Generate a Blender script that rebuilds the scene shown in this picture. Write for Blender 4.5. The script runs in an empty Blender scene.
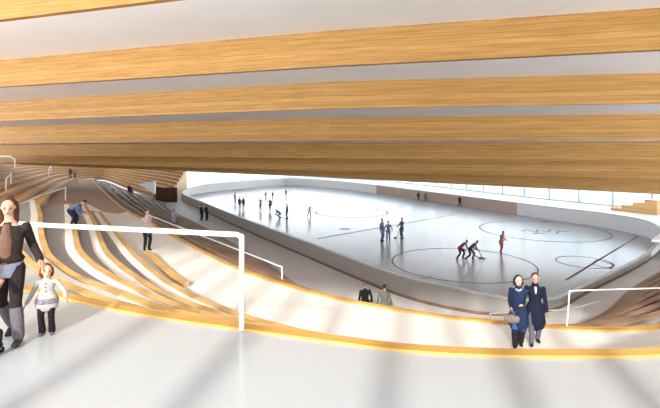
import bpy, bmesh, math, random
from mathutils import Vector, Matrix
from mathutils.geometry import tessellate_polygon
random.seed(7)
S = bpy.context.scene
COL = S.collection
F, CU, VH, CZ = 450.0, 330.0, 152.0, 2.23      # focal length (px), principal column, horizon row, eye height
ICE, WALK = -5.0, -2.2                          # ice / lower concourse level, walkway level

def at(u, v, z):                                # where the sight line through a point of the photo meets height z
    d = F*(CZ-z)/(v-VH)
    return Vector(((u-CU)/F*d, d, z))
def atd(u, d, z): return Vector(((u-CU)/F*d, d, z))

# ---------------------------------------------------------------- materials
def mat(name, col, rough=.6, var=.06, scale=3.0, spec=.3, stretch=(1,1,1), metal=0.0, bump=0.0):
    m = bpy.data.materials.new(name); m.use_nodes = True
    nt = m.node_tree; b = nt.nodes['Principled BSDF']
    tc = nt.nodes.new('ShaderNodeTexCoord'); mp = nt.nodes.new('ShaderNodeMapping')
    mp.inputs['Scale'].default_value = stretch
    nz = nt.nodes.new('ShaderNodeTexNoise'); nz.inputs['Scale'].default_value = scale; nz.inputs['Detail'].default_value = 4
    rp = nt.nodes.new('ShaderNodeValToRGB')
    rp.color_ramp.elements[0].position = .3; rp.color_ramp.elements[1].position = .7
    rp.color_ramp.elements[0].color = [max(0, c*(1-var)) for c in col]+[1]
    rp.color_ramp.elements[1].color = [min(1, c*(1+var)) for c in col]+[1]
    nt.links.new(tc.outputs['Object'], mp.inputs[0]); nt.links.new(mp.outputs[0], nz.inputs['Vector'])
    nt.links.new(nz.outputs['Fac'], rp.inputs[0]); nt.links.new(rp.outputs[0], b.inputs['Base Color'])
    b.inputs['Roughness'].default_value = rough; b.inputs['Metallic'].default_value = metal
    b.inputs['Specular IOR Level'].default_value = spec
    if bump:
        bp = nt.nodes.new('ShaderNodeBump'); bp.inputs['Strength'].default_value = bump
        nt.links.new(nz.outputs['Fac'], bp.inputs['Height']); nt.links.new(bp.outputs[0], b.inputs['Normal'])
    return m

def sr(r, g, b):
    f = lambda c: (c/255/12.92) if c/255 <= .04045 else ((c/255+.055)/1.055)**2.4
    return (f(r), f(g), f(b))

def wood(name, light, dark, plank=.28, line=.75, rot=0.0, vertical=True):
    """boards: thin dark joints every `plank` metres, grain stretched along the board"""
    m = bpy.data.materials.new(name); m.use_nodes = True
    nt = m.node_tree; b = nt.nodes['Principled BSDF']; N = nt.nodes.new; L = nt.links.new
    tc = N('ShaderNodeTexCoord'); mp = N('ShaderNodeMapping')
    mp.inputs['Rotation'].default_value = (0, 0, rot); mp.inputs['Scale'].default_value = (.16, .9, 7.0)
    L(tc.outputs['Object'], mp.inputs[0])
    n1 = N('ShaderNodeTexNoise'); n1.inputs['Scale'].default_value = 1.6; n1.inputs['Detail'].default_value = 6; n1.inputs['Roughness'].default_value = .65
    L(mp.outputs[0], n1.inputs['Vector'])
    r1 = N('ShaderNodeValToRGB'); r1.color_ramp.elements[0].position = .32; r1.color_ramp.elements[1].position = .68
    r1.color_ramp.elements[0].color = list(dark)+[1]; r1.color_ramp.elements[1].color = list(light)+[1]
    L(n1.outputs['Fac'], r1.inputs[0])
    sx = N('ShaderNodeSeparateXYZ'); L(tc.outputs['Object'], sx.inputs[0])
    dv = N('ShaderNodeMath'); dv.operation = 'DIVIDE'; dv.inputs[1].default_value = plank; L(sx.outputs['Z'], dv.inputs[0])
    fr = N('ShaderNodeMath'); fr.operation = 'FRACT'; L(dv.outputs[0], fr.inputs[0])
    fl = N('ShaderNodeMath'); fl.operation = 'FLOOR'; L(dv.outputs[0], fl.inputs[0])
    wn = N('ShaderNodeTexWhiteNoise'); wn.noise_dimensions = '1D'; L(fl.outputs[0], wn.inputs['W'])
    pr = N('ShaderNodeMapRange'); pr.inputs['To Min'].default_value = .86; pr.inputs['To Max'].default_value = 1.08; L(wn.outputs['Value'], pr.inputs['Value'])
    cm = N('ShaderNodeMath'); cm.operation = 'LESS_THAN'; cm.inputs[1].default_value = .14; L(fr.outputs[0], cm.inputs[0])
    jm = N('ShaderNodeMapRange'); jm.inputs['To Min'].default_value = 1; jm.inputs['To Max'].default_value = line; L(cm.outputs[0], jm.inputs['Value'])
    mu = N('ShaderNodeMath'); mu.operation = 'MULTIPLY'; L(pr.outputs[0], mu.inputs[0]); L(jm.outputs[0], mu.inputs[1])
    vm = N('ShaderNodeVectorMath'); vm.operation = 'SCALE'; L(r1.outputs[0], vm.inputs[0]); L(mu.outputs[0], vm.inputs['Scale'])
    L(vm.outputs[0], b.inputs['Base Color'])
    b.inputs['Roughness'].default_value = .55; b.inputs['Specular IOR Level'].default_value = .2
    return m

M = {}
M['floor'] = mat('white_floor', (.385,.395,.40), .16, .02, .4, .5)
M['walk'] = mat('cream_floor', (.70,.67,.62), .5, .03, .4, .25)
M['conc'] = mat('grey_floor', (.58,.545,.53), .5, .04, .3, .25)
M['carpet'] = mat('grey_tread', (.32,.295,.28), .8, .05, 2, .1)
M['strip'] = mat('white_strip', (.84,.80,.72), .5, .03, 2, .25)
M['fascia'] = wood('roof_boards', (.50,.275,.085), (.33,.17,.043), .27, .80, math.radians(17))
M['soffit'] = mat('white_plaster', (.90,.88,.86), .8, .02, .3, .1)
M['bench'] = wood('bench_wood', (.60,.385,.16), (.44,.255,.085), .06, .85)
M['edge'] = wood('edge_wood', (.70,.40,.11), (.52,.27,.06), .03, .9)
M['riser'] = wood('riser_wood', (.52,.31,.15), (.40,.22,.095), .10, .85)
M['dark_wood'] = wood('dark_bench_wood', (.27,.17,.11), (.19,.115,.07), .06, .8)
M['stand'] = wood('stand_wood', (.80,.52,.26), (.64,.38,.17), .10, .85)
M['ice'] = mat('ice_surface', (.34,.345,.365), .22, .03, .12, .14)
M['step'] = mat('grey_step', (.36,.345,.34), .8, .05, 2, .1)
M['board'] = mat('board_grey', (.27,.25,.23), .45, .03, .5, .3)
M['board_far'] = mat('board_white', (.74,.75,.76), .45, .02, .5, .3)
M['cap'] = mat('board_cap', (.40,.39,.38), .4, .03, 1, .3)
M['kick'] = mat('kick_strip', (.16,.10,.07), .6, .1, 2, .2)
M['line'] = mat('ice_line', (.15,.07,.085), .6, .1, 2, .05)
M['blue_line'] = mat('ice_line_grey', (.17,.17,.22), .6, .1, 2, .05)
M['rail'] = mat('white_metal', (.88,.87,.85), .35, .02, 4, .4)
M['grey_rail'] = mat('grey_metal', (.42,.42,.42), .4, .04, 4, .4)
M['white'] = mat('white_paint', (.85,.84,.82), .5, .02, 2, .3)
M['mull'] = mat('mullion_grey', (.55,.58,.60), .5, .03, 2, .3)
M['sea'] = mat('sea_blue', (.30,.42,.50), .6, .10, .02, .2)
M['dark'] = mat('dark_recess', (.07,.04,.022), .8, .1, 1, .1)
M['wall'] = mat('facade_white', (.70,.68,.65), .7, .02, .5, .2)
def glass():
    m = bpy.data.materials.new('window_glass'); m.use_nodes = True; nt = m.node_tree; nt.nodes.clear()
    o = nt.nodes.new('ShaderNodeOutputMaterial'); t = nt.nodes.new('ShaderNodeBsdfTransparent'); g = nt.nodes.new('ShaderNodeBsdfGlossy')
    t.inputs[0].default_value = (.93,.97,.98,1); g.inputs['Roughness'].default_value = .03
    fr = nt.nodes.new('ShaderNodeFresnel'); fr.inputs[0].default_value = 1.2
    mx = nt.nodes.new('ShaderNodeMixShader'); nt.links.new(fr.outputs[0], mx.inputs[0]); nt.links.new(t.outputs[0], mx.inputs[1]); nt.links.new(g.outputs[0], mx.inputs[2])
    nt.links.new(mx.outputs[0], o.inputs[0]); return m
M['glass'] = glass()
_cloth = {}
def cloth(r, g, b, rough=.85, var=.15):
    k = (r, g, b, rough)
    if k not in _cloth: _cloth[k] = mat('fabric', sr(r, g, b), rough, var, 25, .15)
    return _cloth[k]

# ---------------------------------------------------------------- object helpers
def link(name, bm, m, parent=None, smooth=False):
    me = bpy.data.meshes.new(name)
    bmesh.ops.recalc_face_normals(bm, faces=bm.faces[:])
    bm.to_mesh(me); bm.free()
    me.materials.append(m)
    if smooth:
        for p in me.polygons: p.use_smooth = True
    o = bpy.data.objects.new(name, me); COL.objects.link(o)
    if parent: o.parent = parent
    return o
def tag(o, label, cat, group=None, kind=None):
    o['label'] = label; o['category'] = cat
    if group: o['group'] = group
    if kind: o['kind'] = kind
    return o
def thing(name, label, cat, loc=(0,0,0), rz=0, group=None):
    o = bpy.data.objects.new(name, None); COL.objects.link(o); o.location = loc; o.rotation_euler = (0,0,rz)
    o.empty_display_size = .2
    return tag(o, label, cat, group)
def struct(name, bm, m, label=None, cat=None, parent=None):
    o = link(name, bm, m, parent)
    if not parent:
        o['kind'] = 'structure'
        if label: o['label'] = label; o['category'] = cat
    return o
ORD = ['first','second','third','fourth','fifth','sixth','seventh','eighth','ninth','tenth','eleventh','twelfth']

def cr(pts, n, closed=False):
    """smooth curve through pts, n points evenly spaced along it"""
    P = [Vector(p) for p in pts]; k = len(P); fine = []
    rng = k if closed else k-1
    for i in range(rng):
        if closed: a, b, c, d = P[(i-1)%k], P[i], P[(i+1)%k], P[(i+2)%k]
        else: a, b, c, d = P[max(i-1,0)], P[i], P[i+1], P[min(i+2,k-1)]
        for j in range(24):
            t = j/24
            fine.append(.5*((2*b)+(c-a)*t+(2*a-5*b+4*c-d)*t*t+(3*b-a-3*c+d)*t*t*t))
    fine.append(P[0].copy() if closed else P[-1].copy())
    L = [0]
    for i in range(1, len(fine)): L.append(L[-1]+(fine[i]-fine[i-1]).length)
    out = []; j = 0
    m = n if closed else n-1
    for i in range(n):
        s = L[-1]*i/m
        while j < len(L)-2 and L[j+1] < s: j += 1
        t = (s-L[j])/max(1e-9, L[j+1]-L[j]); out.append(fine[j].lerp(fine[j+1], min(1, max(0, t))))
    return out
def normals(c):
    out = []
    for i in range(len(c)):
        t = c[min(i+1, len(c)-1)]-c[max(i-1, 0)]; t.z = 0; t.normalize()
        out.append(Vector((-t.y, t.x, 0)))      # left of travel
    return out
def offset(c, d): return [p+n*d for p, n in zip(c, normals(c))]

def add_strip(bm, A, B, z0, z1, closed=False):
    """solid between plan curves A and B from height z0 up to z1 (numbers, or per-point lists)"""
    n = len(A)
    g = lambda z, i: z[i] if isinstance(z, (list, tuple)) else z
    R = []
    for i in range(n):
        R.append([bm.verts.new((A[i].x, A[i].y, g(z1,i))), bm.verts.new((B[i].x, B[i].y, g(z1,i))),
                  bm.verts.new((B[i].x, B[i].y, g(z0,i))), bm.verts.new((A[i].x, A[i].y, g(z0,i)))])
    for i in range(n if closed else n-1):
        a, b = R[i], R[(i+1) % n]
        for k in range(4): bm.faces.new((a[k], a[(k+1)%4], b[(k+1)%4], b[k]))
    if not closed: bm.faces.new(R[0]); bm.faces.new(R[-1][::-1])
def strip(*a, **k):
    bm = bmesh.new(); add_strip(bm, *a, **k); return bm
def slab(poly, z0, z1):
    bm = bmesh.new(); tris = tessellate_polygon([[Vector((p.x, p.y, 0)) for p in poly]])
    T = [bm.verts.new((p.x, p.y, z1)) for p in poly]; B = [bm.verts.new((p.x, p.y, z0)) for p in poly]
    for t in tris:
        bm.faces.new([T[i] for i in t]); bm.faces.new([B[i] for i in reversed(t)])
    n = len(poly)
    for i in range(n): bm.faces.new((T[i], T[(i+1)%n], B[(i+1)%n], B[i]))
    return bm
def add_box(bm, c, s, rz=0):
    m = Matrix.Translation(c) @ Matrix.Rotation(rz, 4, 'Z') @ Matrix.Diagonal((s[0], s[1], s[2], 1))
    bmesh.ops.create_cube(bm, size=1, matrix=m)
def box(c, s, rz=0):
    bm = bmesh.new(); add_box(bm, Vector(c), s, rz); return bm
def add_tube(bm, pts, rad, n=8, up=None, cap=True):
    """tube through pts; rad = list of r or (rx, ry); rounded ends"""
    pts = [Vector(p) for p in pts]; R = [(r, r) if not isinstance(r, tuple) else r for r in rad]
    if cap:
        d0 = (pts[0]-pts[1]).normalized(); d1 = (pts[-1]-pts[-2]).normalized()
        m0, m1 = min(R[0]), min(R[-1])
        pre = [(pts[0]+d0*m0*.95, (R[0][0]*.3, R[0][1]*.3)), (pts[0]+d0*m0*.6, (R[0][0]*.8, R[0][1]*.8))]
        post = [(pts[-1]+d1*m1*.6, (R[-1][0]*.8, R[-1][1]*.8)), (pts[-1]+d1*m1*.95, (R[-1][0]*.3, R[-1][1]*.3))]
        seq = pre+list(zip(pts, R))+post
    else: seq = list(zip(pts, R))
    Q = [s[0] for s in seq]; rings = []
    ref = Vector(up) if up else None
    for i, (p, r) in enumerate(seq):
        t = (Q[min(i+1, len(Q)-1)]-Q[max(i-1, 0)]).normalized()
        if ref is None: ref = Vector((1,0,0)) if abs(t.x) < .8 else Vector((0,1,0))
        x = (ref-t*ref.dot(t))
        if x.length < 1e-4: x = t.orthogonal()
        x.normalize(); y = t.cross(x)
        if not up: ref = x
        rings.append([bm.verts.new(p+x*r[0]*math.cos(2*math.pi*k/n)+y*r[1]*math.sin(2*math.pi*k/n)) for k in range(n)])
    for a, b in zip(rings, rings[1:]):
        for k in range(n): bm.faces.new((a[k], a[(k+1)%n], b[(k+1)%n], b[k]))
    bm.faces.new(rings[0][::-1]); bm.faces.new(rings[-1])
def tube(pts, r, n=8, **k):
    bm = bmesh.new(); add_tube(bm, pts, [r]*len(pts), n, **k); return bm

# ================================================================ SETTING
NS = 90
def px(pts, z): return [at(u, v, z) for u, v in pts]
# nosing lines of the terraces, nearest (platform) first
Z = [0, -.37, -.74, -1.1, -1.47, -1.83]
right0 = [(400,352),(460,356),(520,358),(600,358.5),(660,357),(720,350),(780,334),(841,308),(960,288)]
S0 = [(-260,262),(-150,268),(-60,276),(0,287),(22,291),(75,302),(110,310),(170,320.5),(240,330.5),(300,339),(350,345.5)]+right0
S1 = [(-110,222),(-40,228),(5,238),(22,251),(32,261),(45,271),(60,280),(85,291),(110,300),(135,307),(170,315),(240,328),(300,337.3),(350,344.3)]
S2 = [(38,200),(42,214),(43,226),(45,238),(51,254),(60,263),(72,272),(85,279),(110,288),(143,300),(170,309),(240,325),(300,335.3),(350,343.2)]
S3 = [(72,204),(76,222),(78,235),(81,248),(90,259),(103,269),(119,278),(143,290),(170,302),(240,322),(300,333.5),(350,342)]
S4 = [(86,205),(95,220),(102,237),(109,252),(125,267),(145,281),(170,295),(200,306),(240,319),(300,332),(350,341)]
S5 = [(101,212),(112,226),(122,238),(134,252),(148,265),(170,282),(200,298),(240,314),(300,330.3),(350,340)]
Cv = []
for k, s in enumerate([S0, S1, S2, S3, S4, S5]):
    P = px(s, Z[k])
    if k:
        P += [at(u, v+5-.8*k, Z[k]) for u, v in right0[:-2]]+[at(u, v+3-2*k, Z[k]) for u, v in right0[-2:]]
    Cv.append(cr(P, NS))

# platform
plat = [Vector((13,-9,0)), Vector((-13,-9,0)), Vector((-13,8.2,0))]+Cv[0]
struct('floor', slab(plat, -.4, 0), M['floor'], 'broad glossy white platform floor in the foreground', 'floor')
tag(link('wooden_edge', strip(Cv[0], offset(Cv[0], .17), 0.0, .03), M['edge']),
    'curved orange wooden edge curb along the front of the white platform floor', 'curb', kind='structure')

# walkway and everything under the terraces
Upx = [(92,179),(110,197),(130,212),(150,222.5),(180,239),(210,254.5),(240,268.5),(270,279.5),(300,288.5),(345,299.5),(400,309.5),(450,316.8),(520,323.5),(560,327),(610,329),(660,325),(720,308),(800,292)]
U = [at(u, v, WALK) for u, v in Upx]
Lp = [(-23.4,63.8),(-19,55),(-15,48.5),(-12,43.5),(-8.5,37.5),(-6,33),(-4,30),(-2.4,27.5),(-.9,24.5),(.4,20.8),(2.2,18.0),(4,17.1),(6.2,16.8),(8,17.0),(11.6,19.3),(15.2,22.8),(19.2,26.2),(23.4,29.6)]
sc_ = [.92]*6+[.90,.86,.86,.92]+[.97]*10
Lc = [Vector((x*sc_[i], y*sc_[i], ICE)) for i, (x, y) in enumerate(Lp)]
def crm(P, n):                                   # smooth by index so that matched curves stay matched
    k = len(P); out = []
    for i in range(n):
        s = (k-1)*i/(n-1); j = min(int(s), k-2); t = s-j
        a, b, c, d = P[max(j-1,0)], P[j], P[j+1], P[min(j+2,k-1)]
        out.append(.5*((2*b)+(c-a)*t+(2*a-5*b+4*c-d)*t*t+(3*b-a-3*c+d)*t*t*t))
    return out
NU = 104
Uc, Lcc = crm(U, NU), crm(Lc, NU)
Fp = [(-11,14,-2.2),(-15,21,-2.2),(-19.5,28.5,-2.2),(-23,36,-2.2),(-28,45,-2.2),(-33.5,56,-2.2),(-38,66,-2.2),(-41.5,74,-2.2),(-40,76.7,-2.2)]
wp = [p.copy() for p in Uc]+[Vector((20,6.8,0)), Vector((12,5.6,0)), Vector((6,4.6,0)), Vector((0,3.8,0)), Vector((-6,6.0,0)), Vector((-13,6.5,0))]
wp += [Vector(p) for p in Fp]
struct('walkway', slab(wp, WALK-.25, WALK), M['walk'], 'long pale walkway sweeping from far left to right below the platform', 'walkway')
# terraces
for k in range(1, 6):
    bm = strip(Cv[k-1], Cv[k], WALK, Z[k])
    struct('terrace', bm, M['floor'] if k == 1 else M['carpet'],
           ['','white uppermost terrace step directly in front of the platform','grey second terrace step below the platform','grey third terrace step below the platform','grey fourth terrace step below the platform','grey lowest terrace step beside the pale walkway'][k], 'terrace')
    if k > 1:
        bm = strip(offset(Cv[k], -.185), offset(Cv[k], -.45), Z[k], Z[k]+.012)
        struct('nosing_strip', bm, M['strip'], 'thin white strip along the bench of the %s terrace step from the platform' % ORD[k-1], 'floor strip')
    t = thing('curved_bench', 'long curved low orange wooden bench on the %s terrace step from the platform' % ORD[k-1], 'bench', tuple(Cv[k][40]), 0, 'curved benches on the left terraces')
    loc = Vector(t.location)
    c0 = [p-loc for p in Cv[k]]
    link('seat', strip(c0, offset(c0, -.18), .02, .045), M['bench'], t)
    link('base', strip(offset(c0, -.02), offset(c0, -.15), 0, .02), M['bench'], t)
# short bench out on the walkway
q = cr([at(150,254,WALK), at(160,263,WALK), at(168,271,WALK), at(178,279,WALK), at(190,286,WALK)], 14)
t = thing('wooden_bench', 'short orange wooden bench standing alone on the bright walkway', 'bench', tuple(q[6]))
q0 = [p-Vector(t.location) for p in q]
link('seat', strip(q0, offset(q0, -.26), .12, .17), M['bench'], t)
link('base', strip(offset(q0, -.03), offset(q0, -.2), 0, .12), M['bench'], t)

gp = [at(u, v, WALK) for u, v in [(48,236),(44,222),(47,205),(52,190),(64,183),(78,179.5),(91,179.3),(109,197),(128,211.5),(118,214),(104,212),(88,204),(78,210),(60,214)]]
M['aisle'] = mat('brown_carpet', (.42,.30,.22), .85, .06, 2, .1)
struct('carpet', slab(gp, WALK, WALK+.012), M['aisle'], 'grey brown carpet strip running up the far left end of the walkway', 'carpet')  # same walkway floor here; its shade is put into this sheet's colour
# lower seating between walkway and the concourse round the ice
NR = 7
def rowcurve(s): return [a.lerp(b, s) for a, b in zip(Uc, Lcc)]
bm = bmesh.new()
struct('walkway_edge', strip(Uc, offset(Uc, -.18), WALK, WALK+.05), M['edge'], 'orange wooden edge along the far side of the pale walkway', 'edge strip')
for j in range(NR):
    a, b = rowcurve(j/NR), rowcurve((j+1)/NR)
    zt = WALK+(ICE-WALK)*(j+1)/(NR+1)
    struct('seating_step', strip(a, b, ICE, zt), M['step'], 'brown grey seating step below the walkway, %s row down' % ORD[j], 'seating step')
    t = thing('bench_row', 'dark wooden bench row on lower stand, %s row down from the walkway' % ORD[j], 'bench', tuple(b[30].xy)+(zt,), 0, 'dark bench rows of the lower stand')
    l0 = Vector(t.location); b0 = [Vector((p.x-l0.x, p.y-l0.y, 0)) for p in b]
    w = [min(.22, .25*(x-y).length) for x, y in zip(a, b)]
    inner = [p+n*(-ww) for p, n, ww in zip(b0, normals(b0), w)]
    sgn = 1
    if (inner[40]-Vector((a[40].x-l0.x, a[40].y-l0.y, 0))).length > (b0[40]-Vector((a[40].x-l0.x, a[40].y-l0.y, 0))).length:
        inner = [p+n*ww for p, n, ww in zip(b0, normals(b0), w)]
    mid = [p.lerp(q_, .6) for p, q_ in zip(b0, inner)]
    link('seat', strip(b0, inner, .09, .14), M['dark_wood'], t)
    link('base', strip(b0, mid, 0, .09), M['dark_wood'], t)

# ice, boards, concourse
rink = [(-23,70,1.0),(-14.1,52.9,1.0),(-8.6,43.1,1.0),(-3.9,35,1.0),(-1.4,30.8,1.0),(1.2,26.4,1.0),(3.5,22.8,1.0),(5.4,20.9,1.0),(7.6,19.9,.8),(10,20.5,.5),(13.4,23.4,.4),(17.5,26.8,.4),(21.5,30.4,.5),(25.5,34.8,1.0),(26.9,38.5,1.35),(26,43.5,1.35),(23.4,48,1.35),(19,57,1.35),(13.6,68,1.35),(8.6,77.5,1.4),(0,90,1.5),(-9,97,1.5),(-17.7,88,1.4),(-22.6,79,1.3)]
rc = cr([(x, y, h) for x, y, h in rink], 140, closed=True)
rh = [p.z for p in rc]; rc = [Vector((p.x, p.y, 0)) for p in rc]
ice = struct('ice_rink', slab(rc, ICE-.2, ICE), M['ice'], 'large pale oval ice rink under the stepped roof', 'ice rink')
nn = []
for i in range(140):
    tt = rc[(i+1)%140]-rc[i-1]; tt.normalize(); nn.append(Vector((tt.y, -tt.x, 0)))
cen = Vector((2, 55, 0))
outw = [n if n.dot(p-cen) > 0 else -n for p, n in zip(rc, nn)]
rout = [p+n*.14 for p, n in zip(rc, outw)]
def ring_part(lo, hi, name, m, label):
    idx = list(range(lo, hi+1)); A = [rc[i%140] for i in idx]; B = [rout[i%140] for i in idx]; h = [rh[i%140] for i in idx]
    o = struct(name, strip(A, B, ICE, [ICE+x for x in h]), m, label, 'rink wall')
    cp = [p+n*.04 for p, n in zip(B, [outw[i%140] for i in idx])]; ca = [p-n*.03 for p, n in zip(A, [outw[i%140] for i in idx])]
    struct('board_cap', strip(ca, cp, [ICE+x for x in h], [ICE+x+.06 for x in h]), M['cap'], parent=o)
    kb = [p+n*.03 for p, n in zip(B, [outw[i%140] for i in idx])]
    struct('kick_strip', strip(B, kb, ICE, ICE+.14), M['kick'], parent=o)
def nearest(x, y): return min(range(140), key=lambda i: (rc[i]-Vector((x,y,0))).length)
i1, i2, i3 = nearest(21.5,30.4), nearest(21.6,52.4), nearest(7.6,78.6)
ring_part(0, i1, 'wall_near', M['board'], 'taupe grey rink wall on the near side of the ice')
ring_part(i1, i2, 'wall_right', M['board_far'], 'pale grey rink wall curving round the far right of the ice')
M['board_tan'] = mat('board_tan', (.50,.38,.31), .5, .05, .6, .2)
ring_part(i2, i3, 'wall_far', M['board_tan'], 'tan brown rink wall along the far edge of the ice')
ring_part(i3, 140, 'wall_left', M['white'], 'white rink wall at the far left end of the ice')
# lower concourse: from the foot of the seating to the boards
lower = [p.copy() for p in Lcc][::-1]+[Vector((-24,66,0)),Vector((-30,80,0)),Vector((-26,90,0))]
near_b = [rout[i%140] for i in range(nearest(-22.6,79), 140+i1+1)]
struct('concourse', slab([p.copy() for p in near_b]+lower, ICE-.25, ICE), M['conc'], 'grey lower concourse between the seating rows and the rink wall', 'concourse')
far_b = [rout[i] for i in range(i1, nearest(-22.6,79)+1)]
far_o = [Vector(p) for p in [(-26,92,0),(-14,106,0),(2,101,0),(12,90,0),(18,78,0),(23,66,0),(27,57,0),(31,50,0),(34.5,44,0),(37,37,0),(38,28,0)]]
struct('concourse_far', slab([p.copy() for p in far_b]+far_o, ICE+1.15, ICE+1.30), M['white'], 'raised white walkway behind the far rink wall by the windows', 'walkway')

# ice markings (parts of the ice)
def mark_ring(name, c, r, w, m, a0=0, a1=360, sx=1):
    n = 64; bm = bmesh.new(); A = []; B = []
    for i in range(n+1):
        a = math.radians(a0+(a1-a0)*i/n); d = Vector((math.cos(a)*sx, math.sin(a), 0))
        A.append(c+d*(r-w/2)); B.append(c+d*(r+w/2))
    add_strip(bm, A, B, ICE, ICE+.006); struct(name, bm, m, parent=ice)
def mark_line(name, pts, w, m):
    c = [Vector(p) for p in pts]
    struct(name, strip(offset(c, -w/2), offset(c, w/2), ICE, ICE+.006), m, parent=ice)
mark_ring('faceoff_circle', Vector((8.6,29.3,0)), 4.5, .10, M['line'])
mark_ring('faceoff_circle', Vector((19.6,41.6,0)), 5.5, .13, M['line'])
mark_ring('faceoff_circle', Vector((2.6,54,0)), 4.3, .16, M['line'])
mark_ring('faceoff_circle', Vector((-12,72,0)), 4.3, .16, M['blue_line'])
mark_ring('goal_crease', Vector((16.7,29.6,0)), 1.65, .10, M['line'])
mark_line('goal_line', [at(566,280,ICE), at(602,258,ICE), at(638,236.5,ICE)], .14, M['line'])
q = [at(592,264,ICE), at(597,259.5,ICE), at(614,265,ICE), at(611,269,ICE), at(592,264,ICE)]
mark_line('goal_box', q, .11, M['line'])
mark_line('centre_line', [at(318,238.5,ICE), at(390,226,ICE), at(462,213,ICE)], .22, M['blue_line'])
mark_line('near_line', [at(405,283,ICE), at(432,276,ICE)], .08, M['line'])
for u, v in [(345,229),(575,222.5),(545,221.5)]:
    p = at(u, v, ICE); mark_ring('faceoff_dot', p, .16, .32, M['line'], sx=1.6)
# centre emblem: red-grey angular strokes
c = at(545,231.5,ICE)
for pts in [[(-2.0,.2),(-1.3,.9),(-.9,-.4)], [(-.9,-.4),(-.3,1.0),(.2,-.3),(.9,.9)], [(.6,-.9),(1.4,.3),(2.2,-.1)], [(-1.6,-.9),(-.4,-1.1)]]:
    mark_line('centre_emblem', [c+Vector((a, b, 0)) for a, b in pts], .20, M['line'])

# ---------------------------------------------------------------- roof: stepped fascias and soffits
SC = .8
def ln(d): # plan line from (u, depth) samples, carried on straight past both sides of the view
    P = [Vector(((u-CU)/F*x*SC, x*SC, 0)) for u, x in d]
    a = P[0]+(P[0]-P[1]).normalized()*34; b = P[-1]+(P[-1]-P[-2]).normalized()*26
    return [a]+P+[b]
lines = [ln([(0,24.0),(330,18.4),(660,15.2)]),
         ln([(0,34.6),(330,26.2),(660,22.0)]),
         ln([(0,45.0),(330,32.1),(660,28.5)]),
         ln([(0,55.8),(330,41.0),(660,36.7)]),
         ln([(0,66.5),(330,50.0),(660,44.0)]),
         ln([(0,73.0),(330,53.5),(660,46.5)]),
         ln([(0,78.0),(330,56.0),(660,48.3)])]
def hz(h): return CZ+h*SC
bot = [[hz(7.06)]*5, [hz(5.0)]*5, [hz(3.1)]*5, [hz(1.04)]*5,
       [hz(-.45),hz(-.45),hz(-.70),hz(-.80),hz(-.85)], [hz(-1.6),hz(-1.7),hz(-2.35),hz(-2.75),hz(-3.0)], [hz(-1.8),hz(-2.0),hz(-3.2),hz(-4.55),hz(-5.1)]]
top0 = hz(9.4)
back = [p+Vector((.06,.28,0)) for p in lines[0]]
words = ['uppermost','second','third','fourth','fifth','sixth','lowest']
for k in range(7):
    A = lines[k]; B = [p+Vector((.07,.28,0)) for p in A]
    tz = [top0]*5 if k == 0 else [z+.15 for z in bot[k-1]]
    struct('ceiling_fascia', strip(A, B, bot[k], tz), M['fascia'], 'honey wooden band of the stepped ceiling, %s step' % (words[k] if k in (0,6) else words[k]+' from top'), 'ceiling band')
    if k < 6:
        A2 = lines[k+1]
        struct('ceiling_soffit', strip(B, A2, bot[k], [z+.15 for z in bot[k]]), M['soffit'], 'white flat ceiling strip under the %s wooden band%s' % (words[k], '' if k == 0 else ' from top'), 'ceiling strip')
A = [Vector((-45,-5,0)), Vector((-20,-5,0)), Vector((0,-5,0)), Vector((20,-5,0)), Vector((40,-5,0))]
struct('ceiling', strip(A, [Vector((-75,118,0)),Vector((-30,118,0)),Vector((0,118,0)),Vector((30,118,0)),Vector((62,118,0))], top0, top0+.2), M['soffit'], 'white high ceiling over the platform', 'ceiling')  # unseen beyond the platform, carried back to keep sun off the far ice

# ---------------------------------------------------------------- far windows with sea beyond
fc = cr([(-13,105.5,0),(2,100.5,0),(11.7,89.7,0),(17.7,77.7,0),(22.7,65.7,0),(26.7,56.7,0),(30.7,49.7,0),(34.2,43.7,0),(36.6,36.8,0),(37.6,28,0)], 27)
zb, zt = ICE+1.30, 2.6
for i in range(26):
    a, b = fc[i], fc[i+1]; mid = (a+b)/2; d = b-a; rz = math.atan2(d.y, d.x); L = d.length
    bm = bmesh.new()
    for s in (-1, 1): add_box(bm, mid+d.normalized()*s*(L/2-.05)+Vector((0,0,(zb+zt)/2)), (.07,.10,zt-zb), rz)
    add_box(bm, mid+Vector((0,0,zb+.06)), (L-.2,.12,.12), rz); add_box(bm, mid+Vector((0,0,zt-.06)), (L-.2,.12,.12), rz)
    o = struct('window_%d' % (i+1), bm, M['mull'], 'tall glazed window bay of the far facade, %s from the left end' % ('bay %d' % (i+1)), 'window')
    struct('window_pane', box(mid+Vector((0,0,(zb+zt)/2)), (L-.2,.02,zt-zb-.24), rz), M['glass'], parent=o)
sea = [Vector((-400,120,0)), Vector((40,120,0)), Vector((60,10,0)), Vector((700,10,0)), Vector((700,1500,0)), Vector((-400,1500,0))]
struct('ground', slab([Vector(p) for p in [(-85,-9,0),(51.5,-9,0),(51.5,22,0),(42,36,0),(40,60,0),(20,118,0),(-85,118,0)]], -5.8, -5.6), M['conc'], 'plain ground under the arena', 'ground')  # unseen slab, added to stop the glow from below
struct('sea', slab(sea, -9.2, -9.0), M['sea'], 'pale blue sea seen beyond the far windows', 'sea')
# wooden bleacher steps standing by the windows at far right
t = thing('bleacher', 'low wooden bleacher steps by the far right windows', 'bleacher', (29.0,45.9,ICE+1.30), math.radians(-61))
for k in range(4):
    link('step', box((.3+k*1.05, .55, .14+.18*k), (1.05, 1.6, .28+.36*k)), M['stand'], t)

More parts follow.
